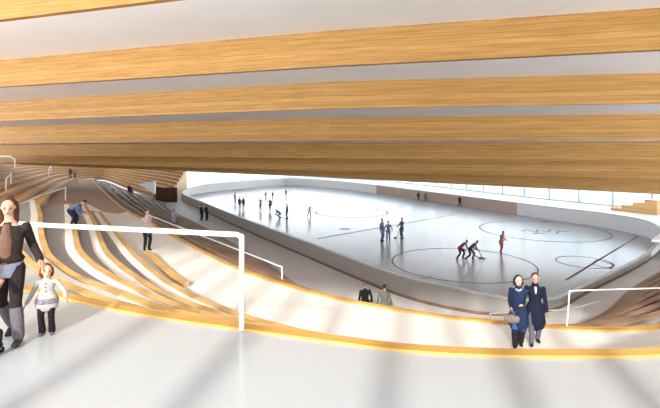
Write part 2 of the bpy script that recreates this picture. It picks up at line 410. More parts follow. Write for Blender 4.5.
# ---------------------------------------------------------------- upper stand at the left and at the far end
foot = [(-11,14,-2.2),(-15,21,-2.2),(-19.5,28.5,-2.2),(-23,36,-2.2),(-28,45,-2.2),(-33.5,56,-2.2),(-38,66,-2.2),(-40.8,74,-2.2),(-38.5,76.6,-2.3),(-32,71,-3.3),(-27,67.5,-4.2),(-24,66,-5.0)]
topc = [(-23,11,1.2),(-28,20,1.2),(-33,29,1.2),(-37,39,1.2),(-42,49,1.1),(-46,59,.60),(-50,71,.68),(-51,84,.42),(-46,92,.1),(-38,89,-.3),(-31,86,-.6),(-27,85,-1.0)]
fcv, tcv = crm([Vector(p) for p in foot], 67), crm([Vector(p) for p in topc], 67)
NB = 9
for m in range(NB):
    a = [p.lerp(q, m/NB) for p, q in zip(fcv, tcv)]; b = [p.lerp(q, (m+1)/NB) for p, q in zip(fcv, tcv)]
    zt_ = [p.z+(q.z-p.z)*(m+1)/NB for p, q in zip(fcv, tcv)]; zb_ = [min(p.z, -2.2)-.3 for p in fcv]
    lab = 'bottom' if m == 0 else ('top' if m == NB-1 else ORD[m]+' from the bottom')
    t = thing('stand_row', 'wooden seating row of the far left stand, %s' % lab, 'seating row', tuple(a[30].xy)+(zt_[30],), 0, 'wooden rows of the far left stand')
    l0 = Vector(t.location)
    s = lambda c: [Vector((p.x-l0.x, p.y-l0.y, 0)) for p in c]
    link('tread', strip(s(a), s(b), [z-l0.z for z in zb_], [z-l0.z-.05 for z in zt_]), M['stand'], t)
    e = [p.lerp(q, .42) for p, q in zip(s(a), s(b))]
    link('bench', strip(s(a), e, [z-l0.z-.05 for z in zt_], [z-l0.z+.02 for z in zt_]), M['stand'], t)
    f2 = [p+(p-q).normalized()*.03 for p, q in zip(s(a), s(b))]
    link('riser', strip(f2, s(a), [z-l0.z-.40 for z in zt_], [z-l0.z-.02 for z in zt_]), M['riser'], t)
n0 = 40
ga = [Uc[0].lerp(Lcc[0], i/11) for i in range(12)]; gb = [Vector(p) for p in cr([(-40.8,74.5,0),(-38.5,76.5,0),(-32,70.9,0),(-27,67.4,0),(-23.8,65.8,0)], 12)]
gz = [WALK+(ICE-WALK)*i/11 for i in range(12)]
struct('landing', strip(ga, gb, [z-.4 for z in gz], gz), M['step'], 'wooden ramp strip between the bench rows and the far stand', 'ramp')
struct('door_1', box((-23.6,65.0,-3.95), (3.0,.4,2.1)), M['dark'], 'dark tunnel mouth at the right end of the far stand', 'doorway')
# white triangular stair wall
bm = bmesh.new()
pr = [atd(137.5,61.5,0), atd(155,61.5,0)]
za, zb2, zc = CZ-(184-VH)/F*61.5, CZ-(181.5-VH)/F*61.5, CZ-(194-VH)/F*61.5
tri = [(pr[0].x, za), (pr[1].x, zb2), (pr[1].x, zc)]
fr = [bm.verts.new((x, 61.5, z)) for x, z in tri]; bk = [bm.verts.new((x, 61.8, z)) for x, z in tri]
bm.faces.new(fr); bm.faces.new(bk[::-1])
for i in range(3): bm.faces.new((fr[i], fr[(i+1)%3], bk[(i+1)%3], bk[i]))
o_tri = link('stair_panel', bm, M['white']); tag(o_tri, 'white triangular panel standing at the right end of the far wooden stand', 'panel')
link('post', box((pr[1].x-.15, 61.65, (zc+ICE)/2), (.2,.2,zc-ICE)), M['dark_wood'], o_tri)

# ---------------------------------------------------------------- glazed facade behind the viewer: its columns stripe the floor
for i, x in enumerate([-13.2,-11.4,-9.9,-8.4,-7.0,-5.6,-4.2,-2.75,-.95,.3,1.4,2.8,4.2,5.6]):
    struct('facade_column', box((x,-4.0,5.1), (.26,.26,10.2)), M['wall'], 'white facade column behind the platform, number %d from the left' % (i+1), 'column')
bm = bmesh.new()
pw = [(-30,9.9),(-12,9.9),(-7,8.7),(-1,7.6),(7,7.0),(7,0),(26,0),(26,10.1),(-30,10.1)]
tr = tessellate_polygon([[Vector((x, z, 0)) for x, z in pw]])
fr = [bm.verts.new((x,-4.35,z)) for x, z in pw]; bk = [bm.verts.new((x,-4.7,z)) for x, z in pw]
for t3 in tr: bm.faces.new([fr[i] for i in t3]); bm.faces.new([bk[i] for i in reversed(t3)])
for i in range(len(pw)): bm.faces.new((fr[i], fr[(i+1)%len(pw)], bk[(i+1)%len(pw)], bk[i]))
struct('wall_back', bm, M['wall'], 'white upper facade wall behind the platform', 'wall')  # unseen wall, its opening outlined to shape where the sun falls

struct('wall_side', box((14.2,2.5,4.85), (.3,14.4,9.7)), M['wall'], 'white side wall at the right end of the platform', 'wall')  # unseen wall, added to block light coming in from the right
struct('wall_outer', box((52,16,2.3), (.4,50,14.6)), M['wall'], 'white outer wall far out at the right side of the arena', 'wall')  # unseen wall, added to cut stray light on the ceiling's right side
# ---------------------------------------------------------------- handrails
def handrail(label, top, feet, r, m=None, group='white handrails'):
    base = Vector(feet[0][1]); t = thing('handrail', label, 'handrail', tuple(base), 0, group); mm = m or M['rail']
    link('top_rail', tube([Vector(p)-base for p in top], r, 10), mm, t, True)
    for a, b in feet:
        link('post', tube([Vector(a)-base, Vector(b)-base+Vector((0,0,r*.95))], r, 10), mm, t, True)
P0 = at(242.5,329.3,0)+Vector((0,-.05,0)); zr = 1.2
pt = Vector((P0.x, P0.y, zr))
pl = Vector(((30-CU)/F*6.15, 6.15, CZ-(224.5-VH)/F*6.15)); pl2 = pl+(pl-pt)*.28; 
handrail('thick white handrail with one tall post at the platform edge in the foreground', [pl2, pl, pt+Vector((-.05,0,0)), pt+Vector((-.01,0,-.03))], [(pt+Vector((0,0,-.02)), P0), (pl2, Vector((pl2.x, pl2.y, 0)))], .033)
a, b = at(14,207,-1.0), at(65.5,187.5,-1.0)
c0 = Vector((a.x, a.y, WALK)); d0 = Vector((b.x, b.y, WALK))
handrail('white handrail rising to a corner post on the grey floor behind the woman in brown', [a, cr([a, at(40,195.5,-1.0), b], 5)[2], b], [(b, d0), (a, c0)], .055)
def on_rows(p):                                  # height of the lower stand under a plan point
    best = None
    for j in range(NR+1):
        c_ = rowcurve(j/NR)
        dd = min((Vector((q.x, q.y, 0))-Vector((p.x, p.y, 0))).length for q in c_)
        if best is None or dd < best[0]: best = (dd, j)
    return WALK+(ICE-WALK)*min(best[1], NR)/(NR+1)
tops = [at(147,214.5,-1.95), at(200,235,-2.05), at(245,252.5,-2.15), at(282,267,-2.25)]
fts = []
for p in (tops[0], tops[3]):
    fts.append((p, Vector((p.x, p.y, on_rows(p)))))
handrail('slim white handrail running down beside the dark bench rows', tops, fts, .03)
p = at(110.5,185,-2.0); handrail('slim white handrail post at the far top of dark bench rows', [p, p+Vector((2.2,-3.2,-.25))], [(p, Vector((p.x, p.y, -3.0))), (p+Vector((2.2,-3.2,-.25)), p+Vector((2.2,-3.2,-1.3)))], .035)
b = at(565.6,327,WALK)+Vector((0,-.06,0)); tp = Vector((b.x+.07, b.y, CZ-(290.8-VH)/F*b.y))
e = Vector(((662-CU)/F*11.7, 11.7, CZ-(288-VH)/F*11.7)); e2 = e+(e-tp)*.35
handrail('thin white handrail on the walkway edge at the right of the couple', [tp, e, e2], [(tp, b), (e2, Vector((e2.x, e2.y, WALK)))], .017)
g = [at(490,313.5,-4.0), at(570,309.5,-4.0), at(600,301,-4.0)]
handrail('thin grey handrail along the lower concourse behind the couple', g, [(g[0], Vector((g[0].x, g[0].y, ICE))), (g[2], Vector((g[2].x, g[2].y, ICE)))], .022, M['grey_rail'])
for (u, v, d, lab) in [(11,173,39,'short white handrail on the left wooden stand'), (51,165.5,66,'small white rail end high on the far wooden stand')]:
    p = atd(u, d, CZ-(v-VH)/F*d); h = 1.0 if d < 50 else .9
    handrail(lab, [p, p+Vector((.35,-1.1,-.5))], [(p, p-Vector((0,0,h))), (p+Vector((.35,-1.1,-.5)), p+Vector((.35,-1.1,-.5-h)))], .05)
p = atd(-4,43,CZ-(156.3-VH)/F*43); p2 = atd(10,43,CZ-(156.3-VH)/F*43); p3 = atd(15,43,CZ-(159.5-VH)/F*43)
handrail('white handrail at the top left corner of the wooden stand', [p, p2, p3], [(p3, p3-Vector((0,0,.8))), (p, p-Vector((0,0,.9)))], .07)

# ---------------------------------------------------------------- people
def remeshed(name, bm, voxel, m, parent, smooth=2):
    me = bpy.data.meshes.new(name); bmesh.ops.recalc_face_normals(bm, faces=bm.faces[:]); bm.to_mesh(me); bm.free()
    tmp = bpy.data.objects.new('tmp', me); COL.objects.link(tmp)
    r = tmp.modifiers.new('r', 'REMESH'); r.mode = 'VOXEL'; r.voxel_size = voxel
    s = tmp.modifiers.new('s', 'SMOOTH'); s.factor = .5; s.iterations = smooth
    dg = bpy.context.evaluated_depsgraph_get(); dg.update()
    out = bpy.data.meshes.new_from_object(tmp.evaluated_get(dg))
    bpy.data.objects.remove(tmp); bpy.data.meshes.remove(me)
    out.name = name; out.materials.clear(); out.materials.append(m)
    for p in out.polygons: p.use_smooth = True
    o = bpy.data.objects.new(name, out); COL.objects.link(o); o.parent = parent
    return o
def ik(a, c, l1, l2, pole):
    d = c-a; L = d.length; mx = (l1+l2)*.999
    if L > mx: c = a+d*(mx/L); d = c-a; L = mx
    x = (l1*l1-l2*l2+L*L)/(2*L); h = math.sqrt(max(0, l1*l1-x*x)); dn = d/L
    p = pole-dn*pole.dot(dn); p.normalize()
    return a+dn*x+p*h, c
def ball(bm, c, r, rot=None, seg=10):
    m = Matrix.Translation(c) @ (rot.to_4x4() if rot else Matrix.Identity(4)) @ Matrix.Diagonal((r[0], r[1], r[2], 1))
    bmesh.ops.create_uvsphere(bm, u_segments=seg+4, v_segments=seg, radius=1, matrix=m)

def person(label, loc, rz, H, top, legs, hair, shoes=(40,36,36), skin=(205,160,135), lean=0.0, yaw=0.0, pitch=0.0, handL=None, handR=None,
           footL=None, footR=None, drop=0.0, hem='hip', hairlen='short', child=False, det=0, group=None, width=1.0, extra=None, kneeL=None, kneeR=None, skates=False, world=False, pole=None, hscale=1.0):
    t = thing('person', label, 'person', tuple(loc), rz, group)
    V = Vector; k = H
    hs = (1.42 if child else 1.0)*hscale                        # head scale
    shz, nkz, hdz = (.735,.765,.868) if child else (.805,.835,.928)
    pel = V((0,0,.52-drop))
    R = Matrix.Rotation(lean, 3, 'X')                  # leaning forward, towards -y
    def up(x, y, z): return pel+R @ (V((x, y, z))-V((0,0,.52)))
    Rl = Matrix.Rotation(rz, 3, 'Z')
    toloc = lambda p: (Rl.inverted() @ (V(p)-V(loc)))/H
    bel, che, nk, hd = up(0,0,.60), up(0,.004,.70), up(0,.004,nkz), up(0,-.012,hdz)
    sx = .101*width
    shL, shR = up(sx,.008,shz-.014), up(-sx,.008,shz-.014)
    dl = lambda h, s: h if h is not None else tuple(up(s*.15,-.035,shz-.325))
    cv = lambda h: toloc(h) if world else V(h)
    wL = cv(handL) if handL is not None else V(dl(None, 1)); wR = cv(handR) if handR is not None else V(dl(None, -1))
    a1, a2 = .172, .155
    eL, wL = ik(shL, wL, a1, a2, V(pole or (.15,.9,-.25))); eR, wR = ik(shR, wR, a1, a2, V((-.15,.9,-.25)))
    hipL, hipR = pel+V((.05*width,0,-.015)), pel+V((-.05*width,0,-.015))
    aL = V(footL) if footL else V((.058,.012,.045)); aR = V(footR) if footR else V((-.058,.012,.045))
    kL, aL = ik(hipL, aL, .236, .236, V(kneeL or (.1,-1,0))); kR, aR = ik(hipR, aR, .236, .236, V(kneeR or (-.1,-1,0)))
    q = lambda p: p*k
    vox = {0:.022, 1:.012, 2:.0075}[det]*(H/1.7 if det else 1)
    X = (1,0,0)
    # body: one continuous skin
    bm = bmesh.new()
    add_tube(bm, [q(pel), q(bel), q(che), q(up(0,.004,shz-.02)), q(nk)], [(.072*k*width,.05*k), (.06*k*width,.045*k), (.078*k*width,.052*k), (.07*k*width,.042*k), (.03*k,.03*k)], 14, X)
    add_tube(bm, [q(up(0,.004,nkz-.01)), q(hd+(nk-hd)*.4)], [.03*k*hs**.5, .027*k*hs**.5], 10)
    HR = R @ Matrix.Rotation(yaw, 3, 'Z') @ Matrix.Rotation(pitch, 3, 'X')
    fd = HR @ V((0,-1,0)); hu = HR @ V((0,0,1)); hx = HR @ V((1,0,0))
    ball(bm, q(hd+hu*.008*hs), (.042*k*hs,.05*k*hs,.056*k*hs), HR)
    ball(bm, q(hd+(fd*.012-hu*.03)*hs), (.031*k*hs,.036*k*hs,.034*k*hs), HR)
    if det:
        add_tube(bm, [q(hd+(fd*.046+hu*.006)*hs), q(hd+(fd*.058-hu*.014)*hs)], [.006*k*hs, .009*k*hs], 8)
        for s in (-1, 1): ball(bm, q(hd+(hx*.042*s-hu*.004)*hs), (.006*k*hs,.012*k*hs,.017*k*hs), HR)
    for s_, e_, w_ in ((shL,eL,wL), (shR,eR,wR)):
        add_tube(bm, [q(s_+(che-s_)*.35), q(s_), q(e_), q(w_)], [.024*k,.022*k,.022*k,.018*k], 10)
        d = (w_-e_).normalized(); wd = V((0,-1,0))-d*d.dot(V((0,-1,0)))
        if wd.length < .2: wd = V((1,0,0))-d*d.x
        wd.normalize(); n_ = d.cross(wd)
        add_tube(bm, [q(w_), q(w_+d*.045)], [(.022*k,.012*k), (.026*k,.012*k)], 8, wd)
        if det:
            inn = n_ if n_.x*s_.x < 0 else -n_
            for f, (o_, ln_) in enumerate(((.020,.040),(.0068,.046),(-.0068,.043),(-.020,.033))):
                b0 = w_+d*.048+wd*o_
                add_tube(bm, [q(b0), q(b0+d*ln_*.55+inn*.004), q(b0+d*ln_*.95+inn*.014)], [.0060*k,.0056*k,.0048*k], 6)
            b0 = w_+d*.012+wd*.018
            add_tube(bm, [q(b0), q(b0+d*.018+wd*.018), q(b0+d*.040+wd*.022)], [.0075*k,.0068*k,.0055*k], 6)
    for h_, k_, an in ((hipL,kL,aL), (hipR,kR,aR)):
        add_tube(bm, [q(h_), q(h_+(k_-h_)*.35), q(k_), q(k_+(an-k_)*.35), q(an)], [.052*k*.9,.046*k*.9,.034*k*.9,.034*k*.9,.021*k], 10)
    remeshed('body', bm, vox, cloth(*skin, .6, .04), t)
    # trousers
    tk = {} if not extra else extra; sl = tk.get('slim', 1)
    if legs:
        bm = bmesh.new(); fl = tk.get('flare', .034)
        add_tube(bm, [q(pel+V((0,0,-.03))), q(pel), q(bel)], [(.08*k*width,.06*k), (.083*k*width,.06*k), (.070*k*width,.053*k)], 14, X)
        for h_, k_, an in ((hipL,kL,aL), (hipR,kR,aR)):
            add_tube(bm, [q(h_), q(h_+(k_-h_)*.35), q(k_), q(k_+(an-k_)*.35), q(an+V((0,0,.005)))], [.060*k*sl,.056*k*sl,.042*k*sl,.041*k*sl,fl*k], 10)
        remeshed('trousers', bm, vox, cloth(*legs), t)
    # shoes
    for s, an, k_ in ((1,aL,kL), (-1,aR,kR)):
        bm = bmesh.new(); sh = (an-k_).normalized()
        fdir = V((s*.12,-1,0)); fdir = fdir-sh*fdir.dot(sh); fdir.normalize()
        if an.z < .07: fdir.z = 0; fdir.normalize()
        lowv = V((0,0,-1)) if an.z < .07 else sh
        add_tube(bm, [q(an+lowv*.022-fdir*.018), q(an+lowv*.022+fdir*.03), q(an+lowv*.027+fdir*.075)], [(.022*k,.021*k), (.025*k,.020*k), (.023*k,.015*k)], 10, X)
        add_tube(bm, [q(an+lowv*.015), q(an-sh*.03)], [.028*k, .028*k], 10)
        so_ = remeshed('shoe', bm, max(vox*.7,.006), cloth(*shoes), t)
        if skates:
            b2 = bmesh.new(); c = q(an+V((0,0,-.0435))+fdir*.03)
            add_box(b2, c, (.008, .17*k, .012), math.atan2(fdir.y, fdir.x)+math.pi/2)
            link('blade', b2, M['grey_rail'], so_)
    # top
    if top:
        bm = bmesh.new(); hz_ = {'hip':.46, 'waist':.53, 'knee':.30, 'thigh':.40,'short':.555}[hem]
        low = V((0,.0,hz_-.52))
        pts = [q(pel+low)] if hem != 'waist' else []
        rad = [({'knee':.132,'thigh':.128,'hip':.114,'short':.09}[hem]*k*width, {'knee':.125,'thigh':.098,'hip':.080,'short':.072}[hem]*k)] if hem != 'waist' else []
        pts += [q(pel+V((0,0,.05 if hem == 'short' else 0))), q(bel), q(che), q(up(0,.004,shz-.02)), q(up(0,.004,shz+(-.008 if hem == 'short' else .015)))]
        if hem == 'knee': pts.append(q(up(0,.004,shz+.045)))
        rad += [((.098 if hem == 'short' else .114 if hem != 'waist' else .085)*k*width,(.078 if hem != 'waist' else .063)*k), (.076*k*width,.060*k), (.090*k*width,.062*k), (.092*k*width,.05*k), (.050*k,.042*k)]+([(.042*k,.044*k)] if hem == 'knee' else [])
        add_tube(bm, pts, rad, 16, X)
        for s_, e_, w_ in ((shL,eL,wL), (shR,eR,wR)):
            add_tube(bm, [q(s_+(che-s_)*.45), q(s_), q(e_), q(w_-(w_-e_)*.06)], [.038*k,.033*k,.031*k,.027*k], 10)
            ball(bm, q(s_+V((0,0,-.010))), (.034*k,.036*k,.034*k))
        remeshed('coat' if hem in ('knee','thigh') else 'jacket', bm, vox, cloth(*top), t)
    # hair
    bm = bmesh.new()
    ball(bm, q(hd+(hu*.020-fd*.012)*hs), (.047*k*hs,.051*k*hs,.052*k*hs), HR)
    if hairlen != 'short':
        end = {'bob':-.055, 'long':-.15}[hairlen]
        for s in (-1, 0, 1):
            a_ = hd+(hx*.036*s-fd*(.012 if s else .03)+hu*.015)*hs
            b_ = hd+(hx*.042*s-fd*(.012 if s else .034)+hu*(-.03))*hs
            c_ = hd+(hx*.040*s-fd*(.02 if s else .036)+hu*end)*hs
            if hairlen == 'long' and s: c_ = c_+fd*.03; 
            add_tube(bm, [q(a_), q(b_), q(c_)], [.024*k*hs, .023*k*hs, .016*k*hs], 8)
    remeshed('hair', bm, max(vox*.9,.006), cloth(*hair, .55, .25), t)
    if det:                                            # face
        for s in (-1, 1):
            b2 = bmesh.new(); ball(b2, q(hd+(fd*.047+hx*.018*s+hu*.004)*hs), (.0065*k*hs,.005*k*hs,.0042*k*hs), HR, 6); link('eye', b2, cloth(45,30,25,.3), t, True)
            b2 = bmesh.new(); ball(b2, q(hd+(fd*.046+hx*.018*s+hu*.016)*hs), (.0095*k*hs,.004*k*hs,.0016*k*hs), HR, 6); link('eyebrow', b2, cloth(*hair, .6, .2), t, True)
        b2 = bmesh.new(); ball(b2, q(hd+(fd*.0475-hu*.031)*hs), (.013*k*hs,.005*k*hs,.0035*k*hs), HR, 6); link('mouth', b2, cloth(165,85,80,.4), t, True)
    J = dict(pel=pel, bel=bel, che=che, nk=nk, hd=hd, shL=shL, shR=shR, eL=eL, eR=eR, wL=wL, wR=wR, kL=kL, kR=kR, aL=aL, aR=aR, hipL=hipL, hipR=hipR, fd=fd, hu=hu, hx=hx, up=up)
    return t, J, H, vox
def wpos(t, p, H): return Vector(t.location)+Matrix.Rotation(t.rotation_euler.z, 3, 'Z') @ (p*H)
def stick(label, a, b, group='hockey sticks on the ice'):
    """stick from the hands a down to the blade heel b (on the ice)"""
    a, b = Vector(a), Vector(b); t = thing('hockey_stick', label, 'hockey stick', tuple(b), 0, group)
    link('shaft', tube([a-b, Vector((0,0,.03))], .022, 6), cloth(60,50,50), t)
    d = (b-a); d.z = 0; d.normalize()
    add = bmesh.new(); add_box(add, d*.16+Vector((0,0,.04)), (.34,.03,.075), math.atan2(d.y, d.x)); link('blade', add, cloth(35,32,35), t)

STRIDE = dict(footL=(.055,-.12,.05), footR=(-.055,.15,.075))
STRIDE2 = dict(footL=(.055,.14,.075), footR=(-.055,-.12,.05))
def hpx(u, v, z, px_): return at(u, v, z), px_*at(u, v, z).y/F

# mother and child on the platform
wloc = Vector((-3.80, 5.33, 0)); wH = 1.71
cloc = at(47, 334.5, 0); cH = .90
chead = Vector((cloc.x-.06, cloc.y-.03, cH+.02))
t, J, H, vx = person('woman with long dark hair in an open brown cardigan, one hand on the child\'s head', wloc, .18, wH, (46,37,34), (40,33,33), (84,54,40), shoes=(48,44,46), skin=(214,160,132),
    yaw=.35, pitch=.30, handL=chead, handR=wloc+Vector((-.33,-.12,.72)), world=True, footL=(.10,-.09,.05), footR=(-.04,.13,.07), hem='short', hairlen='long', det=2, pole=(0,.6,-.9), extra=dict(slim=.88))
q = lambda p: p*H
bm = bmesh.new()
add_tube(bm, [q(J['pel']+Vector((0,-.010,.03))), q(J['bel']+Vector((0,-.018,0))), q(J['che']+Vector((0,-.022,0))), q(J['up'](0,-.022,.785))], [(.05*H,.062*H),(.046*H,.054*H),(.05*H,.058*H),(.030*H,.040*H)], 14, (1,0,0))
remeshed('brown_top', bm, .01, cloth(112,84,68), t)['label'] = 'brown top under the open cardigan'
bm = bmesh.new()
add_tube(bm, [q(J['pel']+Vector((0,0,-.075))), q(J['pel']+Vector((0,0,-.03))), q(J['pel']+Vector((0,0,.03)))], [(.096*H,.078*H),(.095*H,.073*H),(.088*H,.066*H)], 16, (1,0,0), cap=False)
remeshed('skirt', bm, .011, cloth(118,120,134), t)['label'] = 'short grey blue skirt hem'
for kk, aa in (('kL','aL'), ('kR','aR')):
    bm = bmesh.new(); a_, b_ = J[kk], J[aa]
    add_tube(bm, [q(a_.lerp(b_, .18)), q(a_.lerp(b_, .45)), q(a_.lerp(b_, .97))], [.040*H,.041*H,.036*H], 12)
    remeshed('leg_warmer', bm, .010, cloth(98,92,96), t)['label'] = 'grey knitted leg warmer'
t, J, H, vx = person('small child with auburn bob in a pale grey cardigan, arm held out', cloc, .30, cH, (158,152,148), (28,24,28), (120,62,34), shoes=(90,90,96), skin=(222,168,142),
    yaw=.35, pitch=.05, handL=cloc+Vector((.27,-.06,.47)), handR=cloc+Vector((-.20,-.08,.40)), world=True, hem='thigh', hairlen='bob', child=True, det=2, extra=dict(flare=.046), width=1.12)
q = lambda p: p*H
bm = bmesh.new()
add_tube(bm, [q(J['pel']+Vector((0,0,-.085))), q(J['pel']+Vector((0,0,-.02)))], [(.150*H,.106*H),(.142*H,.100*H)], 16, (1,0,0), cap=False)
remeshed('knit_band', bm, .009, cloth(120,112,116,.9,.5), t)['label'] = 'dark patterned band near the cardigan hem'
for z_ in (.60,.66,.71):
    p_ = J['up'](0,-.068,z_); b2 = bmesh.new(); ball(b2, q(p_), (.009*H,.007*H,.009*H), None, 6); link('button', b2, cloth(80,74,78), t, True)
# second child, mostly outside the left edge of the frame, on inline skates
kl = Vector((-3.90, 4.93, 0)); kH = 1.12
t, J, H, vx = person('skating child at the left edge of the frame, only a hand and inline skate showing', kl, .1, kH, (206,140,120), (46,44,52), (92,66,46), shoes=(40,40,44), skin=(222,160,138),
    handL=kl+Vector((.245,.0,.737)), world=True, footL=(.235,-.02,.095), footR=(-.08,.05,.095), drop=-.05, hem='hip', child=True, det=1)
for s, an in ((1, J['aL']), (-1, J['aR'])):
    bm = bmesh.new(); b = an*H
    add_tube(bm, [b+Vector((0,.035,-.035)), b+Vector((0,-.09,-.04))], [.036,.03], 10); add_tube(bm, [b, b+Vector((0,.01,.11))], [.042,.048], 10)
    so_ = link('inline_skate', bm, cloth(44,42,46), t)
    bm = bmesh.new(); add_box(bm, Vector((b.x, b.y-.025, .055)), (.022,.24,.035)); link('frame', bm, M['grey_rail'], so_)
    for i in range(4):
        bm = bmesh.new(); m_ = Matrix.Translation((b.x, b.y+.075-.067*i, .031)) @ Matrix.Rotation(math.pi/2, 4, 'Y')
        bmesh.ops.create_cone(bm, cap_ends=True, segments=18, radius1=.031, radius2=.031, depth=.024, matrix=m_); link('wheel', bm, cloth(24,24,26), so_)

# couple walking below the platform
wl = at(518.5, 345, WALK); H_ = 1.60
t, J, H, vx = person('woman with dark bobbed hair in a navy coat, walking arm in arm with the man', wl, -.35, H_, (34,46,74), (66,92,140), (42,34,36), shoes=(36,34,42), skin=(222,180,160),
    yaw=.2, handL=(.03,-.11,.615), handR=(-.10,-.12,.56), footL=(.03,.0,.05), footR=(-.05,-.16,.06), hem='knee', hairlen='bob', det=1, hscale=1.16)
q = lambda p: p*H
for kk, aa in (('kL','aL'), ('kR','aR')):
    bm = bmesh.new(); a_, b_ = J[kk], J[aa]
    add_tube(bm, [q(a_.lerp(b_, .25)), q(a_.lerp(b_, .5)), q(a_.lerp(b_, 1))], [.050*H,.047*H,.040*H], 12)
    remeshed('boot', bm, .011, cloth(36,34,42), t)['label'] = 'tall black boot'
bm = bmesh.new(); add_tube(bm, [q(J['nk']+Vector((-.03,-.035,-.03))), q(J['nk']+Vector((0,-.055,-.045))), q(J['nk']+Vector((.03,-.035,-.03)))], [.018*H]*3, 8)
remeshed('scarf', bm, .011, cloth(150,160,180), t)['label'] = 'pale scarf at the collar'
bagp = wpos(t, J['wR'], H)
bt = thing('handbag', 'taupe handbag hanging from the arm of the woman in the navy coat', 'bag', (bagp.x-.03, bagp.y-.10, bagp.z-.30), -.35)
bm = bmesh.new(); add_tube(bm, [(-.11,0,.085), (0,0,.09), (.11,0,.085)], [(.06,.08), (.07,.10), (.06,.08)], 14, (0,1,0)); remeshed('bag_body', bm, .014, cloth(142,128,124), bt)
for y in (-.05, .05): link('strap', tube([(-.07,y,.16), (-.05,y*.6,.24), (0,y*.4,.29), (.05,y*.6,.24), (.07,y,.16)], .010, 6), cloth(110,96,92), bt)
ml = at(537.5, 345, WALK)+Vector((0,.12,0)); H_ = 1.62
t, J, H, vx = person('man in a long dark navy overcoat and grey trousers, walking beside the woman', ml, -.30, H_, (28,30,48), (92,90,100), (74,54,42), shoes=(40,38,42), skin=(196,150,124),
    pitch=.1, handR=(-.16,-.06,.50), handL=(.15,-.02,.47), footL=(.04,.05,.05), footR=(-.06,-.12,.05), hem='knee', det=1, width=1.08, hscale=1.14)
q = lambda p: p*H
bm = bmesh.new(); add_tube(bm, [q(J['up'](0,-.045,.80)), q(J['up'](0,-.064,.73))], [.018*H,.012*H], 8); remeshed('shirt_front', bm, .010, cloth(196,200,216), t)['label'] = 'pale shirt front between the lapels'

# two men looking over the rink
for (u, top_, hair, lab, w_) in [(365,(34,32,34),(120,96,84),'man in a black jacket seen from behind, leaning out over the rink edge',1.12), (384.5,(96,94,88),(44,38,38),'man in a grey green jumper seen from behind, watching the ice',1.08)]:
    l = at(u, 323 if u < 370 else 325, ICE)
    person(lab, l, math.pi+(.2 if u < 370 else -.1), 41*l.y/F, top_, (44,42,44), hair, skin=(190,145,120), det=1, width=w_, handL=(.17,-.02,.5), handR=(-.17,-.02,.5))

# people on the left terraces
l = at(70, 227.5, -1.1)
person('man in a blue shirt and dark trousers bending over on the terraces', l, math.pi/2+.1, 1.66, (96,110,146), (44,46,64), (52,40,36), lean=1.05, handL=(.10,-.36,.36), handR=(-.08,-.34,.34), footL=(.06,-.10,.045), footR=(-.06,-.04,.045), drop=.05, hem='waist', det=1)
l = at(147, 250.5, WALK)
person('person in a pale pink shirt and dark trousers standing on the walkway', l, .9, 1.86, (188,170,170), (48,44,50), (40,28,26), handL=(.03,-.16,.66), handR=(-.02,-.17,.63), pitch=.15, hem='hip', det=1)
l = at(79, 188, WALK); person('person in a white outfit far up on the grey floor', l, .3, 11.5*l.y/F, (206,198,192), (196,188,182), (90,74,66))
for u, c_, lab in [(70.5,(84,84,74),'person in dark olive at the top end of the grey floor'), (75,(142,140,140),'person in light grey at the top end of the grey floor')]:
    l = atd(u, 70.3, WALK+.31); person(lab, l, .2, 1.75, c_, (90,88,86), (70,60,54))
# seated people on the lower stand
def on_bench(u, v):
    best = None
    for j in range(1, NR+1):
        zt = WALK+(ICE-WALK)*j/(NR+1)+.29
        for p, a_ in zip(rowcurve(j/NR), rowcurve((j-1)/NR)):
            q_ = p+(a_-p).normalized()*.22
            du = CU+F*q_.x/q_.y-u; dv = VH+F*(CZ-zt)/q_.y-v; e_ = du*du+dv*dv
            if best is None or e_ < best[0]: best = (e_, Vector((q_.x, q_.y, zt)), (p-a_).normalized())
    return best[1], best[2]
for u, v, c_, lg, lab in [(172,221,(150,142,166),(120,112,128),'person in lilac sitting on the dark bench rows'),
                          (127.5,189.5,(30,28,30),(30,28,30),'left one of two people in black sitting high on the bench rows'),
                          (132,190,(34,30,32),(30,28,30),'right one of two people in black sitting high on the bench rows')]:
    p, d = on_bench(u, v); Hh = 1.7
    person(lab, (p.x, p.y, p.z-.29), math.atan2(d.x, -d.y), Hh, c_, lg, (70,52,46), drop=.52-(.29+.09)/Hh, footL=(.06,-.24,.03), footR=(-.06,-.24,.03), handL=(.07,-.16,.36), handR=(-.07,-.16,.36))
# pair on the lower concourse
for u, lab in [(201.5,'left one of the dark pair standing beside the near rink wall'), (206.5,'right one of the dark pair standing beside the near rink wall')]:
    l = at(u, 220.5, ICE); person(lab, l, math.pi*.8, 1.72, (44,40,44), (52,48,52), (46,38,36))

